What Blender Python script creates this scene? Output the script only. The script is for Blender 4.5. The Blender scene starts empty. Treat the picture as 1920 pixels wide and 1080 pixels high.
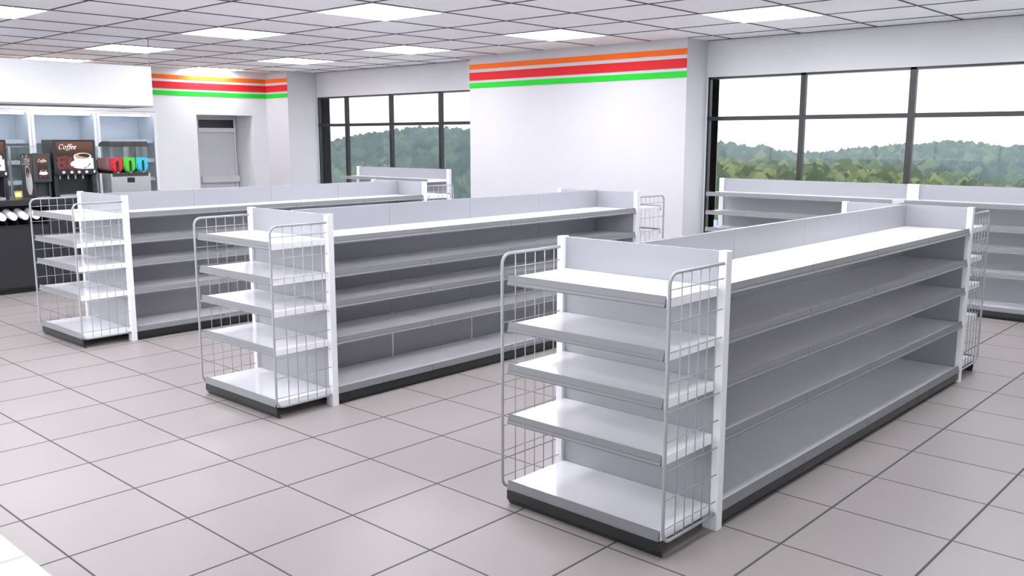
import bpy, math, random
import numpy as np
from mathutils import Vector

random.seed(7)
S = bpy.context.scene
COL = S.collection
PI = math.pi

# ------------------------------------------------------------------ camera
cam_d = bpy.data.cameras.new('camera')
cam = bpy.data.objects.new('camera', cam_d)
COL.objects.link(cam)
cam_d.sensor_fit = 'HORIZONTAL'
cam_d.sensor_width = 36.0
cam_d.lens = 36.0 * 1700.15 / 1920.0
cam_d.clip_start = 0.05
cam_d.clip_end = 3000
cam.location = (0, 0, 1.9373)
cam.rotation_euler = (PI / 2 - 0.16289, 0.0, 0.74318)
S.camera = cam

# ------------------------------------------------------------------ view, world
S.view_settings.view_transform = 'Standard'
S.view_settings.look = 'None'
S.view_settings.exposure = 0.0
S.view_settings.gamma = 1.0
S.view_settings.use_curve_mapping = False
LIGHT_STRENGTH = 22.0
w = bpy.data.worlds.new('overcast_sky')
S.world = w
w.use_nodes = True
wn = w.node_tree
for n in list(wn.nodes):
    wn.nodes.remove(n)
wo = wn.nodes.new('ShaderNodeOutputWorld')
wb = wn.nodes.new('ShaderNodeBackground')
wr = wn.nodes.new('ShaderNodeValToRGB')
wt = wn.nodes.new('ShaderNodeTexCoord')
ws = wn.nodes.new('ShaderNodeSeparateXYZ')
wn.links.new(wt.outputs['Generated'], ws.inputs[0])
wn.links.new(ws.outputs['Z'], wr.inputs[0])
wr.color_ramp.elements[0].position = 0.0
wr.color_ramp.elements[0].color = (0.96, 0.98, 1.0, 1)
wr.color_ramp.elements[1].position = 0.8
wr.color_ramp.elements[1].color = (0.86, 0.93, 1.0, 1)
wn.links.new(wr.outputs[0], wb.inputs['Color'])
wb.inputs['Strength'].default_value = 7.5
wn.links.new(wb.outputs[0], wo.inputs['Surface'])
S.cycles.max_bounces = 10
S.cycles.diffuse_bounces = 5
S.cycles.glossy_bounces = 4
S.cycles.transparent_max_bounces = 16


# ------------------------------------------------------------------ materials
def mat(name, color, rough=0.5, metal=0.0, spec=0.5, var=0.03, scale=6.0, coat=0.0, trans=0.0, bump=0.0):
    m = bpy.data.materials.new(name)
    m.use_nodes = True
    nt = m.node_tree
    b = nt.nodes['Principled BSDF']
    tc = nt.nodes.new('ShaderNodeTexCoord')
    nz = nt.nodes.new('ShaderNodeTexNoise')
    nz.inputs['Scale'].default_value = scale
    nz.inputs['Detail'].default_value = 3.0
    nt.links.new(tc.outputs['Object'], nz.inputs['Vector'])
    mx = nt.nodes.new('ShaderNodeMix')
    mx.data_type = 'RGBA'
    nt.links.new(nz.outputs['Fac'], mx.inputs[0])
    mx.inputs[6].default_value = tuple(c * (1 - var) for c in color) + (1,)
    mx.inputs[7].default_value = tuple(min(1, c * (1 + var)) for c in color) + (1,)
    nt.links.new(mx.outputs[2], b.inputs['Base Color'])
    b.inputs['Roughness'].default_value = rough
    b.inputs['Metallic'].default_value = metal
    b.inputs['Specular IOR Level'].default_value = spec
    b.inputs['Coat Weight'].default_value = coat
    b.inputs['Transmission Weight'].default_value = trans
    if bump:
        bp = nt.nodes.new('ShaderNodeBump')
        bp.inputs['Strength'].default_value = bump
        bp.inputs['Distance'].default_value = 0.002
        nt.links.new(nz.outputs['Fac'], bp.inputs['Height'])
        nt.links.new(bp.outputs[0], b.inputs['Normal'])
    return m


def emit(name, color, strength):
    m = bpy.data.materials.new(name)
    m.use_nodes = True
    nt = m.node_tree
    b = nt.nodes['Principled BSDF']
    b.inputs['Base Color'].default_value = (0.8, 0.8, 0.8, 1)
    b.inputs['Emission Color'].default_value = tuple(color) + (1,)
    b.inputs['Emission Strength'].default_value = strength
    return m


def glass(name, tint=(1, 1, 1), refl=0.5, rough=0.02):
    m = bpy.data.materials.new(name)
    m.use_nodes = True
    nt = m.node_tree
    for n in list(nt.nodes):
        nt.nodes.remove(n)
    o = nt.nodes.new('ShaderNodeOutputMaterial')
    t = nt.nodes.new('ShaderNodeBsdfTransparent')
    t.inputs[0].default_value = tuple(tint) + (1,)
    g = nt.nodes.new('ShaderNodeBsdfGlossy')
    g.inputs['Roughness'].default_value = rough
    f = nt.nodes.new('ShaderNodeFresnel')
    f.inputs['IOR'].default_value = 1.45
    k = nt.nodes.new('ShaderNodeMath')
    k.operation = 'MULTIPLY'
    k.inputs[1].default_value = refl
    mx = nt.nodes.new('ShaderNodeMixShader')
    nt.links.new(f.outputs[0], k.inputs[0])
    nt.links.new(k.outputs[0], mx.inputs[0])
    nt.links.new(t.outputs[0], mx.inputs[1])
    nt.links.new(g.outputs[0], mx.inputs[2])
    nt.links.new(mx.outputs[0], o.inputs[0])
    return m


M = {}
M['wall'] = mat('painted_wall', (0.63, 0.63, 0.65), 0.6, var=0.01)
M['wall_gloss'] = mat('glossy_white_wall', (0.53, 0.52, 0.55), 0.5, var=0.01)
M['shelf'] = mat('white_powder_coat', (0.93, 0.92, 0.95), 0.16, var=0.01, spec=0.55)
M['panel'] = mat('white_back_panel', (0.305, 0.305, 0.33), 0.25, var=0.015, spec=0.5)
M['post'] = mat('white_post_paint', (0.76, 0.75, 0.78), 0.35, var=0.01)
M['rail'] = mat('grey_price_rail_plastic', (0.175, 0.175, 0.185), 0.5, var=0.02)
M['wire'] = mat('light_grey_wire', (0.34, 0.34, 0.365), 0.35, var=0.01)
M['kick'] = mat('black_plastic', (0.012, 0.013, 0.013), 0.35, var=0.1)
M['frame'] = mat('black_window_frame', (0.010, 0.011, 0.012), 0.35, var=0.1)
M['reveal'] = mat('dark_grey_cladding', (0.32, 0.33, 0.35), 0.5, var=0.08)
M['grid'] = mat('dark_ceiling_bar', (0.02, 0.02, 0.022), 0.6)
M['orange'] = mat('orange_film', (0.85, 0.14, 0.012), 0.6, spec=0.2, var=0.02)
M['red'] = mat('red_film', (0.62, 0.018, 0.022), 0.6, spec=0.2, var=0.02)
M['green'] = mat('green_film', (0.015, 0.52, 0.025), 0.6, spec=0.2, var=0.02)
M['steel'] = mat('brushed_steel', (0.55, 0.55, 0.56), 0.35, metal=0.8, var=0.05, scale=30)
M['rod'] = mat('thin_steel_rod', (0.5, 0.5, 0.52), 0.3, metal=0.6)
M['counter'] = mat('charcoal_laminate', (0.022, 0.023, 0.026), 0.35, var=0.05)
M['counter_dark'] = mat('black_recess', (0.008, 0.008, 0.009), 0.5)
M['machine'] = mat('black_machine_shell', (0.016, 0.018, 0.021), 0.4, var=0.05)
M['machine_grey'] = mat('dark_grey_machine_shell', (0.035, 0.037, 0.041), 0.45, var=0.05)
M['white_plastic'] = mat('white_plastic', (0.70, 0.70, 0.72), 0.35)
M['cup'] = mat('white_paper_cup', (0.82, 0.82, 0.84), 0.5)
M['yellow'] = mat('yellow_paper', (0.55, 0.40, 0.02), 0.5)
M['pale'] = mat('pale_label', (0.62, 0.66, 0.42), 0.5)
M['glass'] = glass('tinted_window_glass', (0.50, 0.51, 0.51), 0.25)
M['side_glass'] = glass('added_side_glass', (0.53, 0.54, 0.54), 0.25)
M['clear_glass'] = glass('added_front_glass', (0.98, 0.99, 0.99), 0.3)
M['door_glass'] = glass('cooler_door_glass', (0.93, 0.95, 0.97), 0.9, 0.05)
M['screen_glass'] = glass('clear_screen_glass', (0.93, 0.97, 0.96), 0.8)
M['red_clear'] = mat('pinkish_frozen_drink', (0.50, 0.22, 0.25), 0.2, var=0.2, scale=14)
M['hopper'] = glass('clear_hopper_plastic', (0.97, 0.975, 0.975), 0.7)
M['slush_red'] = mat('red_drink_plastic', (0.50, 0.02, 0.035), 0.3)
M['slush_green'] = mat('green_drink_plastic', (0.07, 0.50, 0.03), 0.3)
M['slush_blue'] = mat('turquoise_drink_plastic', (0.03, 0.42, 0.55), 0.3)
M['lid'] = mat('dark_olive_lid', (0.030, 0.034, 0.028), 0.4)
M['cooler_frame'] = mat('silver_white_frame', (0.72, 0.73, 0.76), 0.25, var=0.02)
M['cooler_in'] = mat('pale_cooler_lining', (0.62, 0.65, 0.70), 0.4, var=0.04, scale=1.5)
M['cooler_shelf'] = mat('white_cooler_shelf', (0.85, 0.86, 0.88), 0.3)
M['white_top'] = mat('white_counter_top', (0.86, 0.88, 0.93), 0.25, var=0.01)
M['seam'] = mat('grey_seam', (0.35, 0.36, 0.38), 0.5)
M['grey_edge'] = mat('grey_trim', (0.30, 0.30, 0.31), 0.4)
M['rectangle'] = mat('pale_blue_surface', (0.45, 0.65, 0.92), 0.4)
M['door'] = mat('painted_door', (0.54, 0.54, 0.57), 0.35, var=0.01)
M['diffuser'] = emit('lit_diffuser', (0.92, 0.93, 1.0), LIGHT_STRENGTH)
M['tube'] = emit('cooler_lamp', (0.9, 0.95, 1.0), 9.0)
M['white_letter'] = mat('cream_letter', (0.85, 0.78, 0.74), 0.4)
M['crema'] = mat('crema_print', (0.45, 0.27, 0.14), 0.4)
M['coffee'] = mat('black_coffee_print', (0.006, 0.005, 0.004), 0.4)
M['cup_print'] = mat('white_cup_print', (0.80, 0.76, 0.74), 0.4)
M['cup_shade'] = mat('cup_inner_print', (0.50, 0.46, 0.44), 0.4)
M['pink_button'] = mat('pink_white_button', (0.85, 0.58, 0.60), 0.35)
M['led'] = mat('red_letter', (0.6, 0.03, 0.04), 0.4)


def poster_mat():
    """brown graded print"""
    m = bpy.data.materials.new('brown_poster_print')
    m.use_nodes = True
    nt = m.node_tree
    b = nt.nodes['Principled BSDF']
    tc = nt.nodes.new('ShaderNodeTexCoord')
    sp = nt.nodes.new('ShaderNodeSeparateXYZ')
    cr = nt.nodes.new('ShaderNodeValToRGB')
    nt.links.new(tc.outputs['Generated'], sp.inputs[0])
    nt.links.new(sp.outputs['Z'], cr.inputs[0])
    e = cr.color_ramp.elements
    e[0].position = 0.1
    e[0].color = (0.012, 0.006, 0.004, 1)
    e[1].position = 1.0
    e[1].color = (0.13, 0.045, 0.016, 1)
    k = cr.color_ramp.elements.new(0.55)
    k.color = (0.028, 0.013, 0.006, 1)
    nt.links.new(cr.outputs[0], b.inputs['Base Color'])
    b.inputs['Roughness'].default_value = 0.35
    return m


def bean_mat():
    m = bpy.data.materials.new('red_brown_bean_print')
    m.use_nodes = True
    nt = m.node_tree
    b = nt.nodes['Principled BSDF']
    tc = nt.nodes.new('ShaderNodeTexCoord')
    v = nt.nodes.new('ShaderNodeTexVoronoi')
    v.inputs['Scale'].default_value = 52.0
    nt.links.new(tc.outputs['Object'], v.inputs['Vector'])
    cr = nt.nodes.new('ShaderNodeValToRGB')
    nt.links.new(v.outputs['Distance'], cr.inputs[0])
    e = cr.color_ramp.elements
    e[0].position = 0.05
    e[0].color = (0.03, 0.006, 0.005, 1)
    e[1].position = 0.75
    e[1].color = (0.02, 0.004, 0.004, 1)
    k = cr.color_ramp.elements.new(0.25)
    k.color = (0.26, 0.055, 0.045, 1)
    k = cr.color_ramp.elements.new(0.45)
    k.color = (0.14, 0.025, 0.022, 1)
    nt.links.new(cr.outputs[0], b.inputs['Base Color'])
    b.inputs['Roughness'].default_value = 0.35
    return m


M['poster'] = poster_mat()
M['beans'] = bean_mat()


def floor_mat():
    m = bpy.data.materials.new('beige_floor_tiles')
    m.use_nodes = True
    nt = m.node_tree
    L = nt.links.new
    b = nt.nodes['Principled BSDF']
    tc = nt.nodes.new('ShaderNodeTexCoord')
    sp = nt.nodes.new('ShaderNodeSeparateXYZ')
    L(tc.outputs['Object'], sp.inputs[0])

    def math_(op, a, bb=None, c=None):
        n = nt.nodes.new('ShaderNodeMath')
        n.operation = op
        for i, q in enumerate((a, bb, c)):
            if q is None:
                continue
            if isinstance(q, (int, float)):
                n.inputs[i].default_value = q
            else:
                L(q, n.inputs[i])
        return n.outputs[0]
    ids, ds = [], []
    for out, o, s, half in (('X', -7.842, 0.6, 0.0065), ('Y', 2.1346, 0.59809, 0.0052)):
        t = math_('DIVIDE', math_('SUBTRACT', sp.outputs[out], o), s)
        ids.append(math_('FLOOR', t))
        fr = math_('FRACT', t)
        d = math_('MINIMUM', fr, math_('SUBTRACT', 1.0, fr))
        ds.append(math_('LESS_THAN', d, half / s))
    line = math_('MAXIMUM', ds[0], ds[1])
    cx = nt.nodes.new('ShaderNodeCombineXYZ')
    L(ids[0], cx.inputs[0])
    L(ids[1], cx.inputs[1])
    wn_ = nt.nodes.new('ShaderNodeTexWhiteNoise')
    wn_.noise_dimensions = '2D'
    L(cx.outputs[0], wn_.inputs['Vector'])
    nz = nt.nodes.new('ShaderNodeTexNoise')
    nz.inputs['Scale'].default_value = 1.6
    nz.inputs['Detail'].default_value = 4
    L(tc.outputs['Object'], nz.inputs['Vector'])
    m1 = nt.nodes.new('ShaderNodeMix')
    m1.data_type = 'RGBA'
    L(nz.outputs['Fac'], m1.inputs[0])
    m1.inputs[6].default_value = (0.288, 0.260, 0.249, 1)
    m1.inputs[7].default_value = (0.314, 0.285, 0.272, 1)
    hs = nt.nodes.new('ShaderNodeHueSaturation')
    L(m1.outputs[2], hs.inputs['Color'])
    L(math_('ADD', 0.975, math_('MULTIPLY', wn_.outputs['Value'], 0.05)), hs.inputs['Value'])
    m2 = nt.nodes.new('ShaderNodeMix')
    m2.data_type = 'RGBA'
    L(line, m2.inputs[0])
    L(hs.outputs[0], m2.inputs[6])
    m2.inputs[7].default_value = (0.065, 0.062, 0.062, 1)
    L(m2.outputs[2], b.inputs['Base Color'])
    L(math_('ADD', 0.38, math_('MULTIPLY', line, 0.4)), b.inputs['Roughness'])
    bp = nt.nodes.new('ShaderNodeBump')
    bp.inputs['Strength'].default_value = 0.4
    bp.inputs['Distance'].default_value = 0.002
    L(math_('SUBTRACT', 1.0, line), bp.inputs['Height'])
    L(bp.outputs[0], b.inputs['Normal'])
    return m


def ceiling_mat():
    m = mat('grey_ceiling_tile', (0.78, 0.77, 0.79), 0.85, var=0.03, scale=2.0)
    return m


M['floor'] = floor_mat()
M['ceiling'] = ceiling_mat()


# ------------------------------------------------------------------ mesh helpers
class MB:
    def __init__(s):
        s.v, s.f, s.m, s.sm = [], [], [], []

    def add(s, vs, fs, mi=0, smooth=False):
        b = len(s.v)
        s.v += [tuple(p) for p in vs]
        for f in fs:
            s.f.append([b + i for i in f])
            s.m.append(mi)
            s.sm.append(smooth)
        return s

    def box(s, x0, x1, y0, y1, z0, z1, mi=0):
        vs = [(x, y, z) for z in (z0, z1) for y in (y0, y1) for x in (x0, x1)]
        return s.add(vs, [(0, 2, 3, 1), (4, 5, 7, 6), (0, 1, 5, 4), (2, 6, 7, 3), (0, 4, 6, 2), (1, 3, 7, 5)], mi)

    def prism(s, prof, axis, a0, a1, mi=0, smooth=False):
        """profile of (p, q) pairs extruded along an axis; p,q are the other two axes in xyz order"""
        n = len(prof)
        vs = []
        for a in (a0, a1):
            for p, q in prof:
                vs.append({'x': (a, p, q), 'y': (p, a, q), 'z': (p, q, a)}[axis])
        fs = [[i, (i + 1) % n, n + (i + 1) % n, n + i] for i in range(n)]
        s.add(vs, fs, mi, smooth)
        return s.add(vs, [list(range(n))[::-1], list(range(n, 2 * n))], mi)

    def tube(s, pts, r, n=8, mi=0, cap=True):
        pts = [Vector(p) for p in pts]
        rings = []
        up = None
        for i, p in enumerate(pts):
            if i == 0:
                t = pts[1] - pts[0]
            elif i == len(pts) - 1:
                t = pts[-1] - pts[-2]
            else:
                t = (pts[i + 1] - pts[i]).normalized() + (pts[i] - pts[i - 1]).normalized()
            t.normalize()
            if up is None:
                up = Vector((0, 0, 1)) if abs(t.z) < 0.9 else Vector((1, 0, 0))
            a = t.cross(up)
            if a.length < 1e-5:
                a = t.cross(Vector((1, 0, 0)))
            a.normalize()
            b_ = a.cross(t).normalized()
            up = b_
            rr = r[i] if isinstance(r, (list, tuple)) else r
            rings.append([p + (a * math.cos(2 * PI * k / n) + b_ * math.sin(2 * PI * k / n)) * rr for k in range(n)])
        vs = [q for ring in rings for q in ring]
        fs = []
        for i in range(len(pts) - 1):
            for k in range(n):
                fs.append([i * n + k, i * n + (k + 1) % n, (i + 1) * n + (k + 1) % n, (i + 1) * n + k])
        s.add(vs, fs, mi, True)
        if cap:
            b0 = len(s.v) - len(vs)
            s.f.append([b0 + k for k in range(n)][::-1]); s.m.append(mi); s.sm.append(False)
            s.f.append([b0 + (len(pts) - 1) * n + k for k in range(n)]); s.m.append(mi); s.sm.append(False)
        return s

    def build(s, name, mats, parent=None, bevel=0.0, loc=None, seg=2):
        me = bpy.data.meshes.new(name)
        me.from_pydata(s.v, [], s.f)
        if not isinstance(mats, (list, tuple)):
            mats = [mats]
        for m in mats:
            me.materials.append(m)
        me.polygons.foreach_set('material_index', s.m)
        me.polygons.foreach_set('use_smooth', s.sm)
        import bmesh
        bm = bmesh.new()
        bm.from_mesh(me)
        bmesh.ops.recalc_face_normals(bm, faces=bm.faces)
        bm.to_mesh(me)
        bm.free()
        o = bpy.data.objects.new(name, me)
        COL.objects.link(o)
        if parent is not None:
            o.parent = parent
        if loc:
            o.location = loc
        if bevel:
            b = o.modifiers.new('bevel', 'BEVEL')
            b.width = bevel
            b.segments = seg
            b.limit_method = 'ANGLE'
            b.angle_limit = math.radians(50)
        return o


def tag(o, label, cat, group=None):
    o['label'] = label
    o['category'] = cat
    if group:
        o['group'] = group
    return o


def thing(name, label, cat, loc=(0, 0, 0), rz=0, group=None):
    o = bpy.data.objects.new(name, None)
    o.empty_display_size = 0.1
    COL.objects.link(o)
    o.location = loc
    o.rotation_euler = (0, 0, rz)
    return tag(o, label, cat, group)


def struct(o):
    o['kind'] = 'structure'
    return o


def dup(root, loc, label, rz=None):
    r = root.copy()
    COL.objects.link(r)
    r.location = loc
    if rz is not None:
        r.rotation_euler = (0, 0, rz)
    r['label'] = label
    for ch in list(root.children):
        c = ch.copy()
        COL.objects.link(c)
        c.parent = r
        for g in list(ch.children):
            d = g.copy()
            COL.objects.link(d)
            d.parent = c
    return r


# ------------------------------------------------------------------ room shell
CH = 3.2975            # ceiling height
YW = 11.509            # window wall face
YO = 11.80             # outside face
XL = -16.912           # left wall face
XR = 4.6
YF = -4.2
OX, OY, T = -8.4359, 5.0337, 0.99     # ceiling grid

struct(MB().box(XL - 1.2, XR + .2, YF - .2, YO, -0.12, 0).build('floor', M['floor']))
struct(MB().box(XL - 1.2, XR + .2, YF - .2, YO, CH, CH + 0.15).build('ceiling', M['ceiling']))
# window wall: head above the openings, sill below, and its ends
wb_ = MB()
wb_.box(XL - 1.2, XR + .2, YW, YO, 2.793, CH)
wb_.box(XL - 1.2, XR + .2, YW, YO, 0, 0.12)
wb_.box(XL - 1.2, -16.10, YW, YO, 0.12, 2.793)
wb_.box(-11.2, -6.81, YW, YO, 0.12, 2.793)
wb_.box(3.4, XR + .2, YW, YO, 0.12, 2.793)
struct(wb_.build('wall_back', M['wall']))
wr_ = MB()
wr_.box(XR, XR + .2, YF - .2, -2.0, 0, CH)
wr_.box(XR, XR + .2, 10.0, YW, 0, CH)
wr_.box(XR, XR + .2, -2.0, 10.0, 0, .6)
wr_.box(XR, XR + .2, -2.0, 10.0, 2.9, CH)
struct(wr_.build('wall_right', M['wall']))
wf = MB()
wf.box(XL - 1.2, XR, YF - .2, YF, 3.0, CH)
wf.box(XL - 1.2, XR, YF - .2, YF, 0, .25)
wf.box(XL - 1.2, -15.5, YF - .2, YF, .25, 3.0)
wf.box(3.0, XR, YF - .2, YF, .25, 3.0)
struct(wf.build('wall_front', M['wall']))
# left wall with the door recess and the cooler bay
ny0, ny1, nz, nx = 9.196, 10.452, 2.414, -17.60
cy0, cy1, cz = 2.72, 8.36, 2.447
lw = MB()
lw.box(XL - .8, XL, cy1, ny0, 0, CH)
lw.box(XL - .8, XL, ny1, YW, 0, CH)
lw.box(XL - .8, XL, ny0, ny1, nz, CH)
lw.box(XL - .8, nx, ny0, ny1, 0, nz)
lw.box(XL - .8, XL, cy0, cy1, cz, CH)
lw.box(XL - .8, XL, YF, cy0, 0, CH)
lw.box(XL - 1.0, XL - .78, cy0, cy1, 0, cz)
struct(lw.build('wall_left', M['wall']))
# wide pier between the windows and slim corner pier
struct(MB().box(-11.045, -6.84, 10.976, YW, 0, CH).build('wall_pier', M['wall_gloss']))
struct(MB().box(XL, -16.12, 10.788, YW, 0, CH).build('wall_corner', M['wall_gloss']))


# windows
def window(n, x0, x1, mulls):
    root = thing('window_%d' % n, '', '')
    del root['label'], root['category']
    struct(root)
    f = MB()
    y0, y1 = YW, YW + .06
    f.box(x0, x1, y0, y1, 2.765, 2.793)
    f.box(x0, x1, y0, y1, 0.12, 0.18)
    f.box(x0, x0 + .035, y0, y1, 0.12, 2.793)
    f.box(x1 - .035, x1, y0, y1, 0.12, 2.793)
    for a, b in mulls:
        f.box(a, b, y0, y1, .12, 2.793)
    f.box(x0, x1, y0 - .004, y1 + .002, 2.192, 2.248)
    struct(f.build('window_frame', M['frame'], root))
    struct(MB().box(x0, x1, y0 + .025, y0 + .035, .15, 2.78).build('window_pane', M['glass'], root))
    r = MB()
    r.box(x0 - .02, x0 + .005, y1, YO + .01, .12, 2.793)
    r.box(x1 - .005, x1 + .02, y1, YO + .01, .12, 2.793)
    r.box(x0, x1, y1, YO + .01, 2.775, 2.80)
    r.box(x0, x1, y1, YO + .01, .10, .125)
    struct(r.build('window_reveal', M['reveal'], root))


window(1, -16.105, -11.03, [(-15.195, -15.115), (-13.80, -13.722), (-12.402, -12.325)])
window(2, -6.815, 3.42, [(-5.44, -5.373), (-4.05, -3.975), (-2.65, -2.58), (-1.25, -1.18), (.15, .22), (1.55, 1.62)])

# unseen glazed front behind the camera, added to light the shelves, with paving outside
root = bpy.data.objects.new('window_3', None)
COL.objects.link(root)
struct(root)
f = MB()
for z0, z1 in ((.25, .31), (2.94, 3.0), (2.2, 2.25)):
    f.box(-15.5, 3.0, YF - .09, YF - .03, z0, z1)
for k in range(12):
    x = -15.5 + 1.6818 * k
    f.box(x - .03 + (.03 if k == 0 else 0), x + (.03 if k < 11 else 0), YF - .09, YF - .03, .25, 3.0)
struct(f.build('window_frame', M['frame'], root))
struct(MB().box(-15.5, 3.0, YF - .065, YF - .055, .28, 2.97).build('window_pane', M['clear_glass'], root))
pv = MB().box(-40, 60, -70, YF - .2, -.20, -.08)
pv.box(XR + .2, 60, YF - .2, 30, -.20, -.08)
struct(pv.build('pavement', mat('grey_paving', (.22, .22, .22), .8, scale=.8, var=.1)))

# unseen side windows in the right-hand wall, added for more light on the shelving
root = bpy.data.objects.new('window_4', None)
COL.objects.link(root)
struct(root)
f = MB()
for z0, z1 in ((.6, .66), (2.84, 2.9)):
    f.box(XR + .03, XR + .09, -2.0, 10.0, z0, z1)
for k in range(9):
    y = -2.0 + 1.5 * k
    f.box(XR + .03, XR + .09, y - (.03 if k else 0), y + (.03 if k < 8 else 0), .6, 2.9)
struct(f.build('window_frame', M['frame'], root))
struct(MB().box(XR + .055, XR + .065, -2.0, 10.0, .63, 2.87).build('window_pane', M['side_glass'], root))

# ceiling bars
g = MB()
hw = 0.011
for i in range(-9, 14):
    x = OX + i * T
    if XL < x < XR:
        yend = YW
        if -11.045 < x < -6.84:
            yend = OY + 6.08 * T if OY + 6.08 * T < 10.97 else 10.97
        g.box(x - hw, x + hw, YF, min(yend, YW), CH - 0.006, CH + .002)
for j in range(-9, 7):
    y = OY + j * T
    if YF < y < YW:
        spans = [(XL, XR)]
        if y > 10.78:
            spans = [(-16.12, -11.045), (-6.84, XR)]
        for a, b in spans:
            g.box(a, b, y - hw, y + hw, CH - 0.0055, CH + .002)
for a, b in ((-16.12, -11.045), (-6.84, XR)):
    g.box(a, b, YW - .022, YW, CH - 0.006, CH + .002)
struct(g.build('trim_1', M['grid']))

# ------------------------------------------------------------------ ceiling lights
xn = {-9: '', -6: 'second column from the left wall',
      -3: 'middle column', 0: 'in line with the striped pier', 3: 'over the right-hand window units',
      6: 'over the right-hand run', 9: 'nearest the right wall'}
yn = {4: 'row along the window wall', 1: 'row over the shelving runs', -2: 'row over the near ends',
      -5: 'row behind the camera side', -8: 'unseen row along the added shop front'}
light0 = None
fr = MB()
e = 0.018
for a in ((0, T, 0, e), (0, T, T - e, T), (0, e, e, T - e), (T - e, T, e, T - e)):
    fr.box(a[0] - T / 2, a[1] - T / 2, a[2] - T / 2, a[3] - T / 2, -0.012, 0)
for i in (-9, -6, -3, 0, 3, 6):
    for j in (-8, -5, -2, 1, 4):  # rearmost row is out of view, added for low-angle light on shelves
        if i == 6 and j < -2:
            continue
        x, y = OX + (i + .5) * T, OY + (j + .5) * T
        lab = 'lit ceiling panel, %s, %s' % (yn[j], xn[i])
        if i == -9:
            lab = 'square lit ceiling panel, leftmost column, ' + yn[j]
        if light0 is None:
            light0 = thing('ceiling_light', lab, 'ceiling light', (x, y, CH - .001), 0, 'recessed ceiling light panels')
            fr.build('frame', M['white_plastic'], light0)
            h = T / 2 - e
            MB().box(-h, h, -h, h, -0.008, -0.001).build('diffuser', M['diffuser'], light0)
        else:
            dup(light0, (x, y, CH - .001), lab)

# ------------------------------------------------------------------ striped bands
STR = [('orange', 3.158, 3.078), ('red', 3.026, 2.898), ('green', 2.857, 2.773)]


def band(name_label, boxes):
    r = thing('striped_band', name_label, 'wall stripes', (0, 0, 0), 0, 'orange, red and green wall stripes')
    for c, zt, zb in STR:
        m = MB()
        for (x0, x1, y0, y1) in boxes:
            m.box(x0, x1, y0, y1, zb, zt)
        o = m.build('stripe', M[c], r)
        o['label'] = '%s stripe' % c
    return r


band('orange, red and green striped band across the wide pier between the windows', [(-11.043, -6.842, 10.964, 10.9758)])
band('orange, red and green striped band on the left wall above the door recess', [(XL + .001, XL + .012, 3.0, 10.787)])
band('short orange, red and green striped band on the narrow corner pier', [(XL + .013, -16.122, 10.776, 10.787)])

# ------------------------------------------------------------------ shelving
Z = [0.122, 0.492, 0.763, 0.987, 1.233]        # shelf surfaces
ZH = 1.41


def rail_prof(z, sgn=1, base=0.0):
    """price rail section (outward, z)"""
    if z < 0.2:
        p = [(0.001, z - .02), (0.0015, z + .012), (0.008, z + .013), (0.018, z - .030), (0.016, z - .038), (0.001, z - .038)]
    else:
        p = [(0.001, z - .028), (0.001, z + .010), (0.0045, z + .013), (0.012, z - .018), (0.0125, z - .025),
             (0.0185, z - .034), (0.0175, z - .040), (0.001, z - .042)]
    return [(base + sgn * a, b) for a, b in p]


def make_shelf(parent, x0, x1, yb, yf, z, axis='x'):
    """axis x: shelf runs along x, front at yf, back at yb.  axis y: runs along y; x0,x1 then are y range and yb,yf the x of back/front"""
    s = 1 if yf > yb else -1
    lo, hi = min(yb, yf), max(yb, yf)
    th = 0.044 if z > .2 else 0.040
    m = MB()
    if axis == 'x':
        m.box(x0, x1, lo, hi, z - th, z)
    else:
        m.box(lo, hi, x0, x1, z - th, z)
    o = m.build('shelf', M['shelf'], parent, bevel=0.0018)
    p = MB()
    # prism's profile order: axis x -> (y,z); axis y -> (x,z)
    p.prism(rail_prof(z, s, yf), axis, x0 + .001, x1 - .001)
    p.build('price_rail', M['rail'], o)
    return o


def kick(parent, x0, x1, yf, s, axis):
    """black kick plate below the base shelf front, leaning in at its foot"""
    pr = [(.004, .080), (.012, .078), (.012, .034), (-.010, .0), (-.022, .0), (-.004, .036), (-.004, .080)]
    pr = [(yf + s * a, b) for a, b in pr]
    MB().prism(pr, axis, x0, x1).build('kick_plate', M['kick'], parent, bevel=.0015)


def rack(parent, x, yb, yf):
    """wire side rack: bent tube with a grid of wires, in the plane x"""
    m = MB()
    r, R = .0085, .055
    zt, zb = 1.352, .088
    s = 1 if yf > yb else -1
    pts = [(x, yb, zt), (x, yf - s * R, zt)]
    for k in range(1, 7):
        a = PI / 2 * k / 6
        pts.append((x, yf - s * R + s * R * math.sin(a), zt - R + R * math.cos(a)))
    pts.append((x, yf, zb + R))
    for k in range(1, 7):
        a = PI / 2 * k / 6
        pts.append((x, yf - s * R + s * R * math.cos(a), zb + R - R * math.sin(a)))
    pts.append((x, yb, zb))
    m.tube(pts, r, 10)
    for k in range(5):
        y = yb - (-s) * 0 + s * (.047 + k * .0785)
        m.tube([(x, y, zb), (x, y, zt)], .0029, 6)
    for z in (1.279, 1.131, .992, .852, .714, .576, .435, .296, .155):
        m.tube([(x + .004, yb - s * .004, z), (x + .004, yf, z)], .0029, 6)
    m.build('wire_side_rack', M['wire'], parent)


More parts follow.
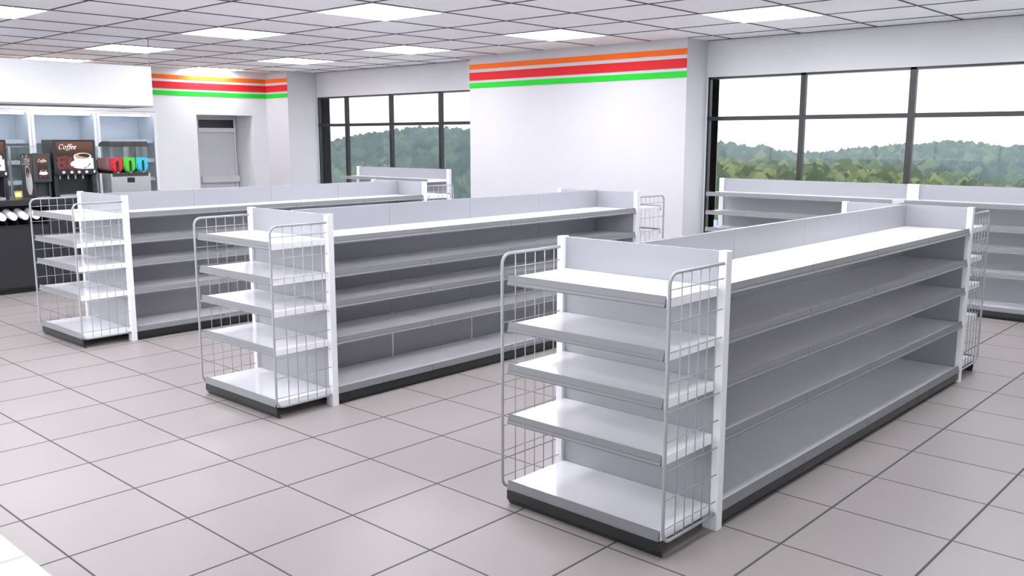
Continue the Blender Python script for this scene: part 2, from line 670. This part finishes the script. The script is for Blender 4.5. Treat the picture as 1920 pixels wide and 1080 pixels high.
def make_endcap():
    """end unit in local coords: origin on floor at the middle of the back edge (where it meets the run); faces -y"""
    t = thing('end_cap_shelf_unit', 'x', 'shelving unit', (0, 0, 0), 0, 'end units of the shelving runs')
    for sx in (-1, 1):
        a, b = sorted((sx * .480, sx * .5245))
        MB().box(a, b, -.052, 0, 0, ZH).build('post', M['post'], t, bevel=.003)
        ft = MB()
        a, b = sorted((sx * .440, sx * .480))
        ft.box(a, b, -.05, -.012, .0, .085)
        ft.build('base_foot', M['post'], t, bevel=.002)
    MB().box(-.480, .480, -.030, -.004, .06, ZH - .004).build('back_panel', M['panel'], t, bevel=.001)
    for z in Z:
        make_shelf(t, -.479, .479, -.032, -.492, z, 'x')
    kick(t, -.484, .484, -.493, -1, 'x')
    for sx in (-1, 1):
        rack(t, sx * .507, -.052, -.515)
    return t


def make_run():
    """double-sided run along y: origin on floor at the near end centre, length 4 bays"""
    t = thing('double_sided_shelving_run', 'x', 'shelving run', (0, 0, 0), 0, 'long double-sided shelving runs')
    n, bl = 4, .94
    for k in range(n):
        a, b = k * bl + .0012, (k + 1) * bl - .0012
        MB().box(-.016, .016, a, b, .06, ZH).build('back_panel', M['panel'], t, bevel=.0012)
        for s in (-1, 1):
            for z in Z:
                make_shelf(t, a, b, s * .0165, s * .502, z, 'y')
            kick(t, a, b, s * .503, s, 'y')
            MB().box(*sorted((s * .03, s * .47)), a + .01, a + .05, 0, .08).build('base_bracket', M['kick'], t)
    for k in range(n + 1):
        y = min(max(k * bl, .02), n * bl - .02)
        MB().box(-.024, .024, y - .006, y + .006, 0, .5).build('upright', M['post'], t)
    return t


XC = -2.6655
Y0 = 3.892
L4 = 3.76
run0 = make_run()
run0.location = (XC, Y0, 0)
run0['label'] = 'long white double-sided shelving run at the right, nearest the camera'
end0 = make_endcap()
end0.location = (XC, Y0, 0)
end0['label'] = 'white wire-sided end shelf unit at the near end of the right-hand run'
dup(end0, (XC, Y0 + L4, 0), 'white wire-sided end shelf unit at the far end of the right-hand run', PI)
for dx, nm in ((-3.165, 'middle'), (-6.385, 'left-hand')):
    dup(run0, (XC + dx, Y0, 0), 'long white double-sided shelving run, the %s one of the three, empty' % nm)
    dup(end0, (XC + dx, Y0, 0), 'white wire-sided end shelf unit at the near end of the %s run' % nm)
    dup(end0, (XC + dx, Y0 + L4, 0), 'white wire-sided end shelf unit at the far end of the %s run' % nm, PI)


def make_wall_unit(W):
    t = thing('window_shelving_unit', 'x', 'shelving unit', (0, 0, 0), 0, 'single-sided units along the windows')
    for a, b in ((0, .068), (W - .068, W)):
        MB().box(a, b, 0, .06, 0, ZH).build('post', M['post'], t, bevel=.003)
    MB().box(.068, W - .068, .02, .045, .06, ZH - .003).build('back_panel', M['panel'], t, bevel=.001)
    for z in Z:
        make_shelf(t, .069, W - .069, .018, -.448, z, 'x')
    kick(t, .066, W - .066, -.45, -1, 'x')
    for x in (.09, W - .09):
        MB().box(x - .02, x + .02, -.42, .0, 0, .078).build('base_bracket', M['kick'], t)
    return t


u0 = make_wall_unit(2.578)
u0.location = (-6.378, 11.15, 0)
u0['label'] = 'white single-sided shelving unit under the right-hand window, beside the wide pier'
dup(u0, (-3.800, 11.15, 0), 'white single-sided shelving unit under the right-hand window, cut by the photo edge')
dup(u0, (-1.222, 11.15, 0), 'white single-sided shelving unit under the right-hand window, farthest from the pier')
u1 = make_wall_unit(2.63)
u1.location = (-14.39, 11.15, 0)
u1['label'] = 'white single-sided shelving unit under the left-hand window behind the left run'

# thin pale blue box standing on a shelf
tag(MB().box(-6.300, -6.245, 10.90, 10.904, .7635, .855).build('rectangle', M['rectangle']),
    'small pale blue card standing at the pier end of a window shelf', 'rectangle')

# ------------------------------------------------------------------ checkout counter at the lower left corner
t = thing('checkout_counter', 'white counter with a seamed top, corner at the lower left', 'counter', (-2.6, .3, 0))
MB().box(-2.4, 1.5, -.35, .34, 0, .955).build('body', M['door'], t, bevel=.003)
MB().box(-2.45, .4655, -.4, .382, .957, 1.0).build('worktop', M['white_top'], t, bevel=.002)
MB().box(.4685, 1.55, -.4, .382, .957, 1.0).build('worktop', M['white_top'], t, bevel=.002)

# ------------------------------------------------------------------ door in the recess
d = thing('door_1', '', '', (nx, 9.576, 0))
del d['label'], d['category']
struct(d)
fr = MB()
fr.box(0, .05, -.03, .0, 0, 2.36)
fr.box(0, .05, .806, .845, 0, 2.36)
fr.box(0, .05, 0, .806, 2.335, 2.36)
fr.box(0, .05, 0, .806, 2.075, 2.165)
struct(fr.build('door_frame', M['wall'], d, bevel=.003))
struct(MB().box(0, .02, .001, .805, .002, 2.07).build('door_leaf', M['door'], d, bevel=.003))
struct(MB().box(0, .035, .001, .805, 2.166, 2.333).build('transom', M['counter'], d))
struct(MB().box(.02, .10, -.0, .865, 1.035, 1.17).build('push_bar', M['door'], d, bevel=.006))

# ------------------------------------------------------------------ hanging canopy over the coffee counter
c = thing('hanging_canopy', 'long white box canopy hung on rods above the coffee counter', 'canopy', (-12.84, 4.0, 2.38))
m = MB()
m.box(-.45, .45, -2.2, 2.10, .012, .545)
m.build('box', M['white_plastic'], c, bevel=.003)
m = MB()
m.box(.43, .452, -2.2, 2.10, -.004, .014)
m.box(-.452, -.43, -2.2, 2.10, -.004, .014)
m.box(-.45, .45, 2.08, 2.102, -.004, .014)
m.build('edge_trim', M['grey_edge'], c)
for x in (-.42, .43):
    for y in (-2.0, 2.09):
        MB().tube([(x, y, .54), (x, y, CH - 2.381)], .006, 6).build('suspension_rod', M['rod'], c)

# ------------------------------------------------------------------ coolers along the left wall
DW = 1.13
for k in range(5):
    y1 = cy1 - k * DW
    y0 = y1 - DW
    ord_ = ['right-most, nearest the door recess', 'second from the door recess, behind the wide coffee machine',
            'third from the door recess', 'fourth from the door recess', 'farthest from the door recess'][k]
    t = thing('display_cooler', 'glass-door wall cooler, ' + ord_, 'cooler',
              (XL, y1, 0), 0, 'glass-door coolers along the left wall')
    m = MB()
    m.box(-.76, -.72, -DW, 0, .0, 2.44)
    m.box(-.72, -.03, -DW, -DW + .02, .1, 2.44)
    m.box(-.72, -.03, -.02, 0, .1, 2.44)
    m.box(-.72, -.03, -DW + .02, -.02, 2.40, 2.44)
    m.box(-.72, -.03, -DW + .02, -.02, 0.0, .16)
    m.build('cabinet', M['cooler_in'], t)
    f = MB()
    f.box(-.03, .02, -DW + .002, -DW + .055, .08, 2.44)
    f.box(-.03, .02, -.055, -.002, .08, 2.44)
    f.box(-.03, .02, -DW + .055, -.055, 2.385, 2.44)
    f.box(-.03, .02, -DW + .055, -.055, .08, .14)
    o = f.build('door', M['cooler_frame'], t, bevel=.004)
    MB().box(-.012, .0, -DW + .055, -.055, .14, 2.385).build('pane', M['door_glass'], o)
    h = MB()
    h.tube([(.05, -DW + .03, .95), (.05, -DW + .03, 1.55)], .01, 8)
    h.box(.02, .05, -DW + .024, -DW + .036, 1.0, 1.02)
    h.box(.02, .05, -DW + .024, -DW + .036, 1.48, 1.5)
    h.build('handle', M['steel'], o)
    for z in (.45, .80, 1.15, 1.50, 1.86):
        MB().box(-.70, -.10, -DW + .03, -.03, z, z + .07).build('shelf', M['cooler_shelf'], t)
    MB().box(-.10, -.06, -DW + .08, -.08, 2.36, 2.395).build('lamp', M['tube'], t)

# ------------------------------------------------------------------ coffee counter
CT = 1.182
t = thing('coffee_counter', 'dark charcoal drinks counter along the left side under the canopy', 'counter', (-12.27, 4.0, 0))
coffee_counter = t
MB().box(-.80, .012, -1.9, 2.45, 1.11, CT).build('worktop', M['counter'], t, bevel=.004)
m = MB()
m.box(-.78, -.02, -1.88, .55, .06, .84)
m.box(-.78, -.36, -1.88, .55, .84, 1.11)
m.box(-.78, -.02, .55, 2.43, .06, 1.11)
m.build('cabinet', M['counter'], t, bevel=.003)
MB().box(-.36, -.03, -1.88, .55, .842, .86).build('cup_shelf', M['counter_dark'], t)
MB().box(-.74, -.06, -1.85, 2.40, 0, .06).build('plinth', M['counter_dark'], t)
m = MB()
for y0, y1 in ((-1.86, -1.07), (-1.05, -.27), (-.25, .53)):
    m.box(-.02, -.002, y0, y1, .08, .82)
for y0, y1 in ((.57, 1.17), (1.19, 1.80), (1.82, 2.41)):
    m.box(-.02, -.002, y0, y1, .08, 1.09)
m.build('door_panels', M['counter'], t, bevel=.003)


def lathe_x(prof, n=24):
    """prof of (x, r) around the x axis"""
    m = MB()
    vs, fs = [], []
    for x, r in prof:
        for k in range(n):
            a = 2 * PI * k / n
            vs.append((x, r * math.cos(a), r * math.sin(a)))
    for i in range(len(prof) - 1):
        for k in range(n):
            fs.append([i * n + k, i * n + (k + 1) % n, (i + 1) * n + (k + 1) % n, (i + 1) * n + k])
    m.add(vs, fs, 0, True)
    m.add([vs[k] for k in range(n)], [list(range(n))])
    m.add([vs[(len(prof) - 1) * n + k] for k in range(n)], [list(range(n))])
    return m


cup0 = None
for k, y in enumerate((3.735, 3.862, 3.99, 4.118, 4.25, 4.385)):
    if cup0 is None:
        cup0 = lathe_x([(-.27, .050), (-.26, .056), (-.25, .054), (0.01, .040), (.012, .036)]).build('paper_cup_stack', M['cup'])
        cup0.rotation_euler = (0, math.radians(9), 0)
        tag(cup0, 'x', 'cups', 'white paper cup stacks under the counter top')
        o = cup0
    else:
        o = cup0.copy()
        COL.objects.link(o)
    o.location = (-12.27 + .05, y, .972)
    o['label'] = 'white paper cup stack in the coffee counter slot, %s' % (
        ['leftmost, out at the photo edge', 'second from left', 'third from left', 'fourth from left',
         'fifth from left', 'rightmost, behind the wire rack'][k])
# holder that carries the cups
m = MB()
for y in (-.33, -.2, -.075, .055, .185, .318, .45):
    m.box(-.34, -.03, y - .004, y + .004, .865, .915)
m.box(-.34, -.03, -.334, .454, .8605, .866)
m.build('cup_tray', M['counter_dark'], coffee_counter)

# ------------------------------------------------------------------ lettering: broad nib strokes
def arc(cx, cy, rx, ry, a0, a1, n=14):
    return [(cx + rx * math.cos(math.radians(a0 + (a1 - a0) * i / n)), cy + ry * math.sin(math.radians(a0 + (a1 - a0) * i / n)))
            for i in range(n + 1)]


def glyphs(ch):
    if ch == 'C':
        return [arc(.36, .35, .30, .37, 48, 312, 20), [(.56, .62), (.60, .50)]], .70
    if ch == 'o':
        return [arc(.24, .22, .19, .23, 0, 360, 20)], .50
    if ch == 'f':
        return [arc(.33, .60, .12, .13, 20, 170, 8) + [(.19, .45), (.15, .0), (.12, -.12)] + arc(.02, -.14, .10, .08, 0, -130, 6),
                [(.04, .44), (.36, .44)]], .34
    if ch == 'e':
        return [[(.08, .23), (.30, .27)] + arc(.22, .31, .13, .13, -15, 150, 8) + arc(.23, .21, .18, .22, 150, 320, 12)], .44
    return [], .3


def word(text, size, width=None):
    """list of quads (2D) for the word, origin at its lower left"""
    quads = []
    x = 0.0
    nib = math.radians(35)
    for ch in text:
        st, adv = glyphs(ch)
        for line in st:
            pl = []
            for i, (a, b) in enumerate(line):
                p, q = line[max(i - 1, 0)], line[min(i + 1, len(line) - 1)]
                dx, dy = q[0] - p[0], q[1] - p[1]
                l = math.hypot(dx, dy) or 1
                th = math.atan2(dy, dx)
                wdt = .022 + .045 * abs(math.sin(th - nib))
                nx_, ny_ = -dy / l * wdt, dx / l * wdt
                pl.append(((a + nx_, b + ny_), (a - nx_, b - ny_)))
            for i in range(len(pl) - 1):
                quads.append([pl[i][0], pl[i][1], pl[i + 1][1], pl[i + 1][0]])
        x0 = x
        for qi in range(len(quads)):
            if len(quads[qi]) == 4:
                quads[qi] = [(a + x0, b) for a, b in quads[qi]] + ['done']
        x += adv
    sx = (width / x) if width else size
    return [[((a + .22 * b) * sx, b * size) for a, b in q[:4]] for q in quads]


class Poster:
    """flat printed sheet: layers of coloured shapes, plane given by origin, u and v vectors and normal"""
    def __init__(s, o, u, v, n):
        s.o, s.u, s.v, s.n = Vector(o), Vector(u), Vector(v), Vector(n)
        s.mb = MB()

    def p(s, a, b, lay):
        return tuple(s.o + s.u * a + s.v * b + s.n * (.0004 * lay))

    def poly(s, pts, lay, mi):
        s.mb.add([s.p(a, b, lay) for a, b in pts], [list(range(len(pts)))], mi)

    def ell(s, cx, cy, rx, ry, lay, mi, a0=0, a1=360, clip=None):
        pts = arc(cx, cy, rx, ry, a0, a1, 28)
        if a1 - a0 == 360:
            pts = pts[:-1]
        if clip:
            pts = [(min(max(a, clip[0]), clip[1]), min(max(b, clip[2]), clip[3])) for a, b in pts]
        s.poly(pts, lay, mi)

    def text(s, txt, x, y, size, lay, mi, width=None):
        for k, q in enumerate(word(txt, size, width)):
            s.poly([(x + a, y + b) for a, b in q], lay + (k % 2) * .2, mi)


PM = [M['poster'], M['beans'], M['cup_print'], M['cup_shade'], M['crema'], M['coffee'], M['white_letter']]


def big_poster(parent):
    """0.47 wide, 0.355 high, on the plane x=0 facing +x"""
    W, H = .468, .352
    P = Poster((.0, 0, 0), (0, 1, 0), (0, 0, 1), (1, 0, 0))
    P.mb.box(-.004, 0, 0, W, 0, H, 0)
    # bean heap
    pts = [(0, 0), (.22, 0), (.235, .05), (.21, .10), (.19, .155), (.14, .165), (.10, .175), (.05, .16), (.02, .17), (0, .16)]
    P.poly(pts, 1, 1)
    # saucer, cup
    P.ell(.315, .062, .150, .062, 2, 3, clip=(0, W, 0, H))
    P.ell(.318, .066, .146, .058, 3, 2, clip=(0, W, 0, H))
    P.poly([(.30, .0), (W, .0), (W, .14), (.43, .135)], 2.5, 2)
    cup = arc(.33, .165, .115, .13, 180, 360, 20) + arc(.33, .165, .115, .046, 0, 180, 20)
    cup = [(a, max(b, .035)) for a, b in cup]
    P.poly(cup, 4, 2)
    P.ell(.33, .170, .104, .040, 5, 3)
    P.ell(.33, .165, .098, .034, 6, 4)
    P.poly(arc(.348, .171, .075, .027, -60, 175, 18), 7, 5)
    for (a, b) in ((.20, .03), (.36, .012), (.385, .02), (.40, .035), (.41, .05), (.35, .006), (.42, .06)):
        P.ell(a, b + .004, .010, .006, 8, 5)
    P.text('Coffee', .03, .262, .082, 9, 6, width=.225)
    return P.mb.build('poster', PM, parent)


def coffee_machine(label, loc):
    """wide machine: front at x=0 facing +x, y from 0 to .54, base z=0, height .745"""
    t = thing('coffee_machine', label, 'coffee machine', loc, 0, 'wide coffee machines on the counter')
    W, H, D = .54, .745, .36
    zh = .285
    m = MB()
    # side profile (x,z)
    pr = [(-D, 0), (-.03, 0), (-.03, .03), (-.16, .035), (-.16, zh), (-.01, zh), (.004, zh + .03), (0, H - .012), (-.012, H), (-D, H)]
    m.prism(pr, 'y', 0, W)
    m.build('shell', M['machine'], t, bevel=.004)
    for y0 in (0, W - .05):
        MB().box(-.16, -.035, y0, y0 + .05, .0, zh).build('side_cheek', M['machine'], t, bevel=.004)
    o = big_poster(t)
    o.location = (.0065, .036, .365)
    m = MB().box(0.0, .010, .025, W - .012, .290, .362)
    m.build('button_panel', M['kick'], t, bevel=.003)
    for y in (.11, .213, .307, .405):
        b = MB()
        b.tube([(.009, y, .325), (.016, y, .325)], .0185, 16)
        b.build('button', M['pink_button'], t)
        nn = MB()
        nn.tube([(-.07, y - .02, zh + .002), (-.07, y - .02, .232)], [.012, .009], 12)
        nn.build('nozzle', M['white_plastic'], t)
    MB().box(.010, .012, W - .042, W - .022, .310, .345).build('small_sticker', M['white_plastic'], t)
    m = MB()
    m.box(-.158, -.005, .052, W - .052, 0.0, .030)
    for k in range(20):
        y = .065 + k * .0205
        m.box(-.15, -.012, y, y + .006, .030, .034)
    m.build('drip_tray', M['steel'], t)
    return t


coffee_machine('wide black coffee machine with cup poster, beside the frozen drink machine', (-12.40, 4.716, CT))
coffee_machine('wide black coffee machine with cup poster cut off by the left photo edge', (-12.40, 3.62, CT))

# small coffee machine
t = thing('small_coffee_machine', 'narrow dark grey coffee machine between the two wide ones',
          'coffee machine', (-12.36, 4.455, CT))
W, H = .205, .575
m = MB()
pr = [(-.46, 0), (-.04, 0), (-.04, .02), (-.10, .025), (-.10, .22), (-.045, .22), (-.045, H - .02), (-.09, H - .005), (-.40, H - .005), (-.46, H - .03)]
m.prism(pr, 'y', .002, W - .002)
m.build('shell', M['machine_grey'], t, bevel=.006)
for y0 in (.002, W - .022):
    MB().box(-.10, -.042, y0, y0 + .020, .0, .22).build('side_cheek', M['machine_grey'], t, bevel=.004)
MB().box(-.055, 0, -.004, W + .006, .20, H + .003).build('front_door', M['machine_grey'], t, bevel=.016, seg=3)
MB().box(-.095, -.03, .024, W - .024, .0, .02).build('drip_tray', M['steel'], t)
P = Poster((.0015, .04, .25), (0, 1, 0), (0, 0, 1), (1, 0, 0))
P.mb.box(-.002, .0015, .04, .165, .25, .54, 0)
P.poly([(.02, .02), (.11, .02), (.12, .05), (.06, .065), (.01, .05)], 1, 1)
P.ell(.068, .070, .055, .020, 2, 2)
P.poly(arc(.068, .10, .038, .052, 180, 360, 16) + arc(.068, .10, .038, .014, 0, 180, 16), 3, 2)
P.ell(.068, .101, .032, .011, 4, 5)
P.text('Coffee', .006, .215, .045, 5, 6, width=.108)
P.mb.build('front_poster', PM, t)
P2 = Poster((-.43, -.0015, .03), (1, 0, 0), (0, 0, 1), (0, -1, 0))
P2.mb.box(-.43, -.06, -.001, .003, .02, .53, 0)
P2.poly([(.12, .0), (.36, .0), (.36, .10), (.28, .05)], 1, 1)
P2.ell(.23, .17, .11, .16, 2, 2)
P2.ell(.21, .30, .08, .085, 3, 2)
P2.ell(.21, .30, .062, .068, 4, 5)
P2.ell(.22, .265, .040, .030, 5, 4)
P2.text('Coffee', .03, .40, .16, 6, 6, width=.27)
P2.mb.build('side_poster', PM, t)

# paper cup with yellow print
t = thing('coffee_cup', 'yellow takeaway cup with dark lid on the counter left of the narrow machine', 'cup', (-12.33, 4.232, CT))


def lathe_z(prof, n=24, mi=0):
    m = MB()
    vs, fs = [], []
    for r, z in prof:
        for k in range(n):
            a = 2 * PI * k / n
            vs.append((r * math.cos(a), r * math.sin(a), z))
    for i in range(len(prof) - 1):
        for k in range(n):
            fs.append([i * n + k, i * n + (k + 1) % n, (i + 1) * n + (k + 1) % n, (i + 1) * n + k])
    m.add(vs, fs, mi, True)
    return m


lathe_z([(0.0005, .0005), (.034, .0005), (.047, .115), (.0005, .115)]).build('body', M['yellow'], t)
lathe_z([(.0395, .035), (.0445, .085)]).build('sleeve', M['pale'], t)
lathe_z([(.049, .112), (.050, .120), (.044, .122), (.042, .134), (.0005, .134)]).build('lid', M['machine'], t)

# frozen drink machine
t = thing('frozen_drink_machine', 'steel frozen drink machine with red, green and turquoise tanks', 'drink machine', (-12.40, 5.445, CT))
W = .555
m = MB()
m.box(-.29, 0, 0, W, .02, .285)
m.build('body', M['steel'], t, bevel=.006)
m = MB()
for k in range(9):
    m.box(-.27, -.03, -.004, .001, .05 + k * .022, .062 + k * .022)
m.build('side_vent', M['grey_edge'], t)
m = MB()
for x in (-.26, -.03):
    for y in (.03, W - .03):
        m.tube([(x, y, 0), (x, y, .025)], .015, 10)
m.build('feet', M['kick'], t)
MB().box(-.02, .006, .02, W - .03, .248, .30).build('drip_strip', M['lid'], t, bevel=.003)
MB().box(-.005, .004, .222, .326, .163, .232).build('display', M['kick'], t, bevel=.002)
MB().box(-.46, .0, .0, W - .01, .286, .300).build('tank_base', M['kick'], t, bevel=.004)
cols = ['slush_red', 'slush_green', 'slush_blue']
nm = ['red', 'green', 'turquoise']
for k in range(3):
    yc = .088 + k * .178
    # tank: rounded front block plus barrel behind
    r = .084
    pr = [(yc - r, .39)] + arc(yc, .385, r, r, 180, 360, 16) + [(yc + r, .39), (yc + r - .004, .50), (yc - r + .004, .50)]
    f = MB().prism(pr, 'x', -.05, .0)
    tk = f.build('tank', M[cols[k]], t, bevel=.006)
    tk['label'] = '%s drink tank' % nm[k]
    pr2 = [(yc - r + .002, .39)] + arc(yc, .388, r - .003, r - .003, 180, 360, 16) + [(yc + r - .002, .50), (yc - r + .004, .50)]
    MB().prism(pr2, 'x', -.42, -.052).build('barrel', M['red_clear'] if k == 0 else M[cols[k]], tk)
    d = MB()
    d.tube([(-.001, yc, .385), (.022, yc, .385)], [.074, .066], 28)
    d.build('tap_face', M[cols[k]], tk, bevel=.003)
    h = MB()
    h.box(.022, .042, yc - .012, yc + .012, .33, .465)
    h.tube([(.032, yc, .335), (.036, yc, .31)], [.012, .010], 10)
    h.build('tap_lever', M['kick'], tk, bevel=.004)
    MB().tube([(.03, yc, .312), (.03, yc, .296)], [.010, .007], 10).build('spout', M['white_plastic'], tk)
    hp = MB()
    y0, y1 = yc - .082, yc + .082
    for b in ((-.30, -.296, y0, y1), (-.004, .0, y0, y1), (-.296, -.004, y0, y0 + .004), (-.296, -.004, y1 - .004, y1)):
        hp.box(b[0], b[1], b[2], b[3], .503, .652)
    hp.build('clear_hopper', M['hopper'], t)
    MB().prism([(-.33, .652), (.006, .652), (.006, .724), (-.22, .724), (-.33, .69)], 'y', yc - .0875, yc + .0875).build('lid', M['lid'], t, bevel=.004)
MB().box(-.44, -.42, -.002, W - .01, .30, .47).build('back_plate', M['kick'], t, bevel=.01)

# clear screen behind the machines
t = thing('glass_screen', 'clear glass screen with thin posts standing at the back of the coffee counter', 'glass screen', (-12.96, 4.0, CT))
MB().box(-.004, .004, -1.8, .37, .01, .655).build('pane', M['screen_glass'], t)
MB().box(-.004, .004, .39, 1.50, .01, .655).build('pane', M['screen_glass'], t)
MB().box(-.004, .004, 1.53, 2.2, .01, .655).build('pane', M['screen_glass'], t)
MB().box(-.006, .006, -1.8, 2.2, .652, .660).build('top_rail', M['steel'], t)
for y in (.38, 1.515):
    MB().box(-.012, .012, y - .012, y + .012, 0, .66).build('post', M['steel'], t, bevel=.002)

# ------------------------------------------------------------------ forested hills outside
RIDGE = [(-55.7,-0.46),(-54.4,-0.23),(-53.4,0.02),(-52.7,0.18),(-50.8,0.41),(-50.0,0.51),(-48.6,0.70),(-46.5,0.74),(-45.2,0.67),(-41.3,0.51),(-34.6,-0.05),(-29.8,-0.21),(-28.9,-0.34),(-28.2,-0.53),(-27.0,-0.49),(-25.4,-0.96),(-23.3,-0.64),(-21.6,-0.51),(-19.3,-0.32),(-17.7,-0.14),(-16.3,-0.08),(-13.4,-0.36),]


def hills():
    az = np.radians(np.linspace(-72, 22, 800))
    rr = np.concatenate([np.linspace(60, 240, 40), np.linspace(243, 640, 300), np.linspace(650, 900, 20)])
    A, Rr = np.meshgrid(az, rr)
    tab = sorted(RIDGE)
    ridge = np.interp(np.degrees(A), [a for a, b in tab], [b for a, b in tab])
    base = -7.5
    u = np.clip((Rr - 60) / (600 - 60), 0, 1)
    # two nearer shoulders that break up the slope
    wob = .35 * np.sin(np.degrees(A) * .23 + 1.0) * np.sin(u * PI) + .22 * np.sin(np.degrees(A) * .61 + Rr * .012)*np.sin(u * PI)
    el = base + (ridge - .70 - .06 * np.clip((np.degrees(-A) - 38) / 8, 0, 1) - base) * (1 - (1 - u) ** 1.9) + wob
    z = 1.94 + Rr * np.tan(np.radians(el))
    fall = np.clip((Rr - 620) / 280, 0, 1)
    z = z - fall * 60
    X = Rr * np.sin(A)
    Yy = Rr * np.cos(A)
    rng = np.random.RandomState(3)
    tint = np.zeros_like(X)
    crown = np.zeros_like(X)
    for size, hgt in ((6.0, 6.5), (3.8, 5.0)):
        jx = rng.rand(512, 512); jy = rng.rand(512, 512); jh = rng.rand(512, 512); jt = rng.rand(512, 512)
        gx, gy = np.floor(X / size).astype(int), np.floor(Yy / size).astype(int)
        for a in (-1, 0, 1):
            for b in (-1, 0, 1):
                ci, cj = (gx + a) % 512, (gy + b) % 512
                px = (gx + a + .15 + .7 * jx[ci, cj]) * size
                py = (gy + b + .15 + .7 * jy[ci, cj]) * size
                d = np.hypot(X - px, Yy - py) / (size * (.55 + .35 * jh[ci, cj]))
                hh = hgt * (.45 + .8 * jh[ci, cj]) * np.clip(1 - d, 0, 1) ** .7
                sel = hh > crown
                crown = np.where(sel, hh, crown)
                tint = np.where(sel, jt[ci, cj], tint)
    crown = crown + rng.rand(*crown.shape) * 1.1
    # clearings
    field = ((np.sin(X * .021 + 1.3) * np.sin(Yy * .017 + .4) > .86) & (Rr < 500) & (A < -.7)).astype(float)
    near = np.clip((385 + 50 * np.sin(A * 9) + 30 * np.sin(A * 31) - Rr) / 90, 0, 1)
    z = z + crown * (1 - field) * np.clip((Rr - 60) / 60, 0, 1)
    n0, n1 = X.shape
    vs = np.stack([X, Yy, z], -1).reshape(-1, 3)
    idx = np.arange(n0 * n1).reshape(n0, n1)
    fs = np.stack([idx[:-1, :-1], idx[:-1, 1:], idx[1:, 1:], idx[1:, :-1]], -1).reshape(-1, 4)
    me = bpy.data.meshes.new('forest_hillside')
    me.from_pydata(vs.tolist(), [], fs.tolist())
    at = me.attributes.new('tint', 'FLOAT', 'POINT')
    at.data.foreach_set('value', tint.reshape(-1).astype(np.float32))
    at = me.attributes.new('field', 'FLOAT', 'POINT')
    at.data.foreach_set('value', field.reshape(-1).astype(np.float32))
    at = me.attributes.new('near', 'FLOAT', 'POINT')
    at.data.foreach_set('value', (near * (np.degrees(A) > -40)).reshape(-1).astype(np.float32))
    me.polygons.foreach_set('use_smooth', [True] * len(me.polygons))
    m = bpy.data.materials.new('foliage_painted_haze')
    m.use_nodes = True
    nt = m.node_tree
    L = nt.links.new
    b = nt.nodes['Principled BSDF']
    b.inputs['Roughness'].default_value = 1.0
    b.inputs['Specular IOR Level'].default_value = 0.0
    a1 = nt.nodes.new('ShaderNodeAttribute'); a1.attribute_name = 'tint'
    a2 = nt.nodes.new('ShaderNodeAttribute'); a2.attribute_name = 'field'
    cr = nt.nodes.new('ShaderNodeValToRGB')
    e = cr.color_ramp.elements
    e[0].position = 0.0; e[0].color = (.070, .092, .060, 1)
    e[1].position = 1.0; e[1].color = (.25, .27, .13, 1)
    k = cr.color_ramp.elements.new(.45); k.color = (.115, .140, .080, 1)
    k = cr.color_ramp.elements.new(.75); k.color = (.175, .195, .10, 1)
    L(a1.outputs['Fac'], cr.inputs[0])
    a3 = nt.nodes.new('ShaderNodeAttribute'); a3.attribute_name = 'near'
    cr2 = nt.nodes.new('ShaderNodeValToRGB')  # far crowns paler and bluer, haze put into the foliage colour
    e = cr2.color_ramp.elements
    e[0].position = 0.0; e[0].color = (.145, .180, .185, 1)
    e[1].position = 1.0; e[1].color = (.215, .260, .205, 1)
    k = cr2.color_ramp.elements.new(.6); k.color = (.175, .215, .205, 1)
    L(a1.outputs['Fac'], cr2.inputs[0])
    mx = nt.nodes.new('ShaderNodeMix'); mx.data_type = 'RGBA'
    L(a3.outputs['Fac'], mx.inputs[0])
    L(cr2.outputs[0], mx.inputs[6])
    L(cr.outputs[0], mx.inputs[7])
    mf = nt.nodes.new('ShaderNodeMix'); mf.data_type = 'RGBA'
    L(a2.outputs['Fac'], mf.inputs[0])
    L(mx.outputs[2], mf.inputs[6])
    mf.inputs[7].default_value = (.17, .155, .09, 1)
    L(mf.outputs[2], b.inputs['Base Color'])
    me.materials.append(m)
    o = bpy.data.objects.new('forest_hillside', me)
    COL.objects.link(o)
    o['label'] = 'hazy green wooded hills seen through the windows'
    o['category'] = 'forest'
    o['kind'] = 'stuff'


hills()
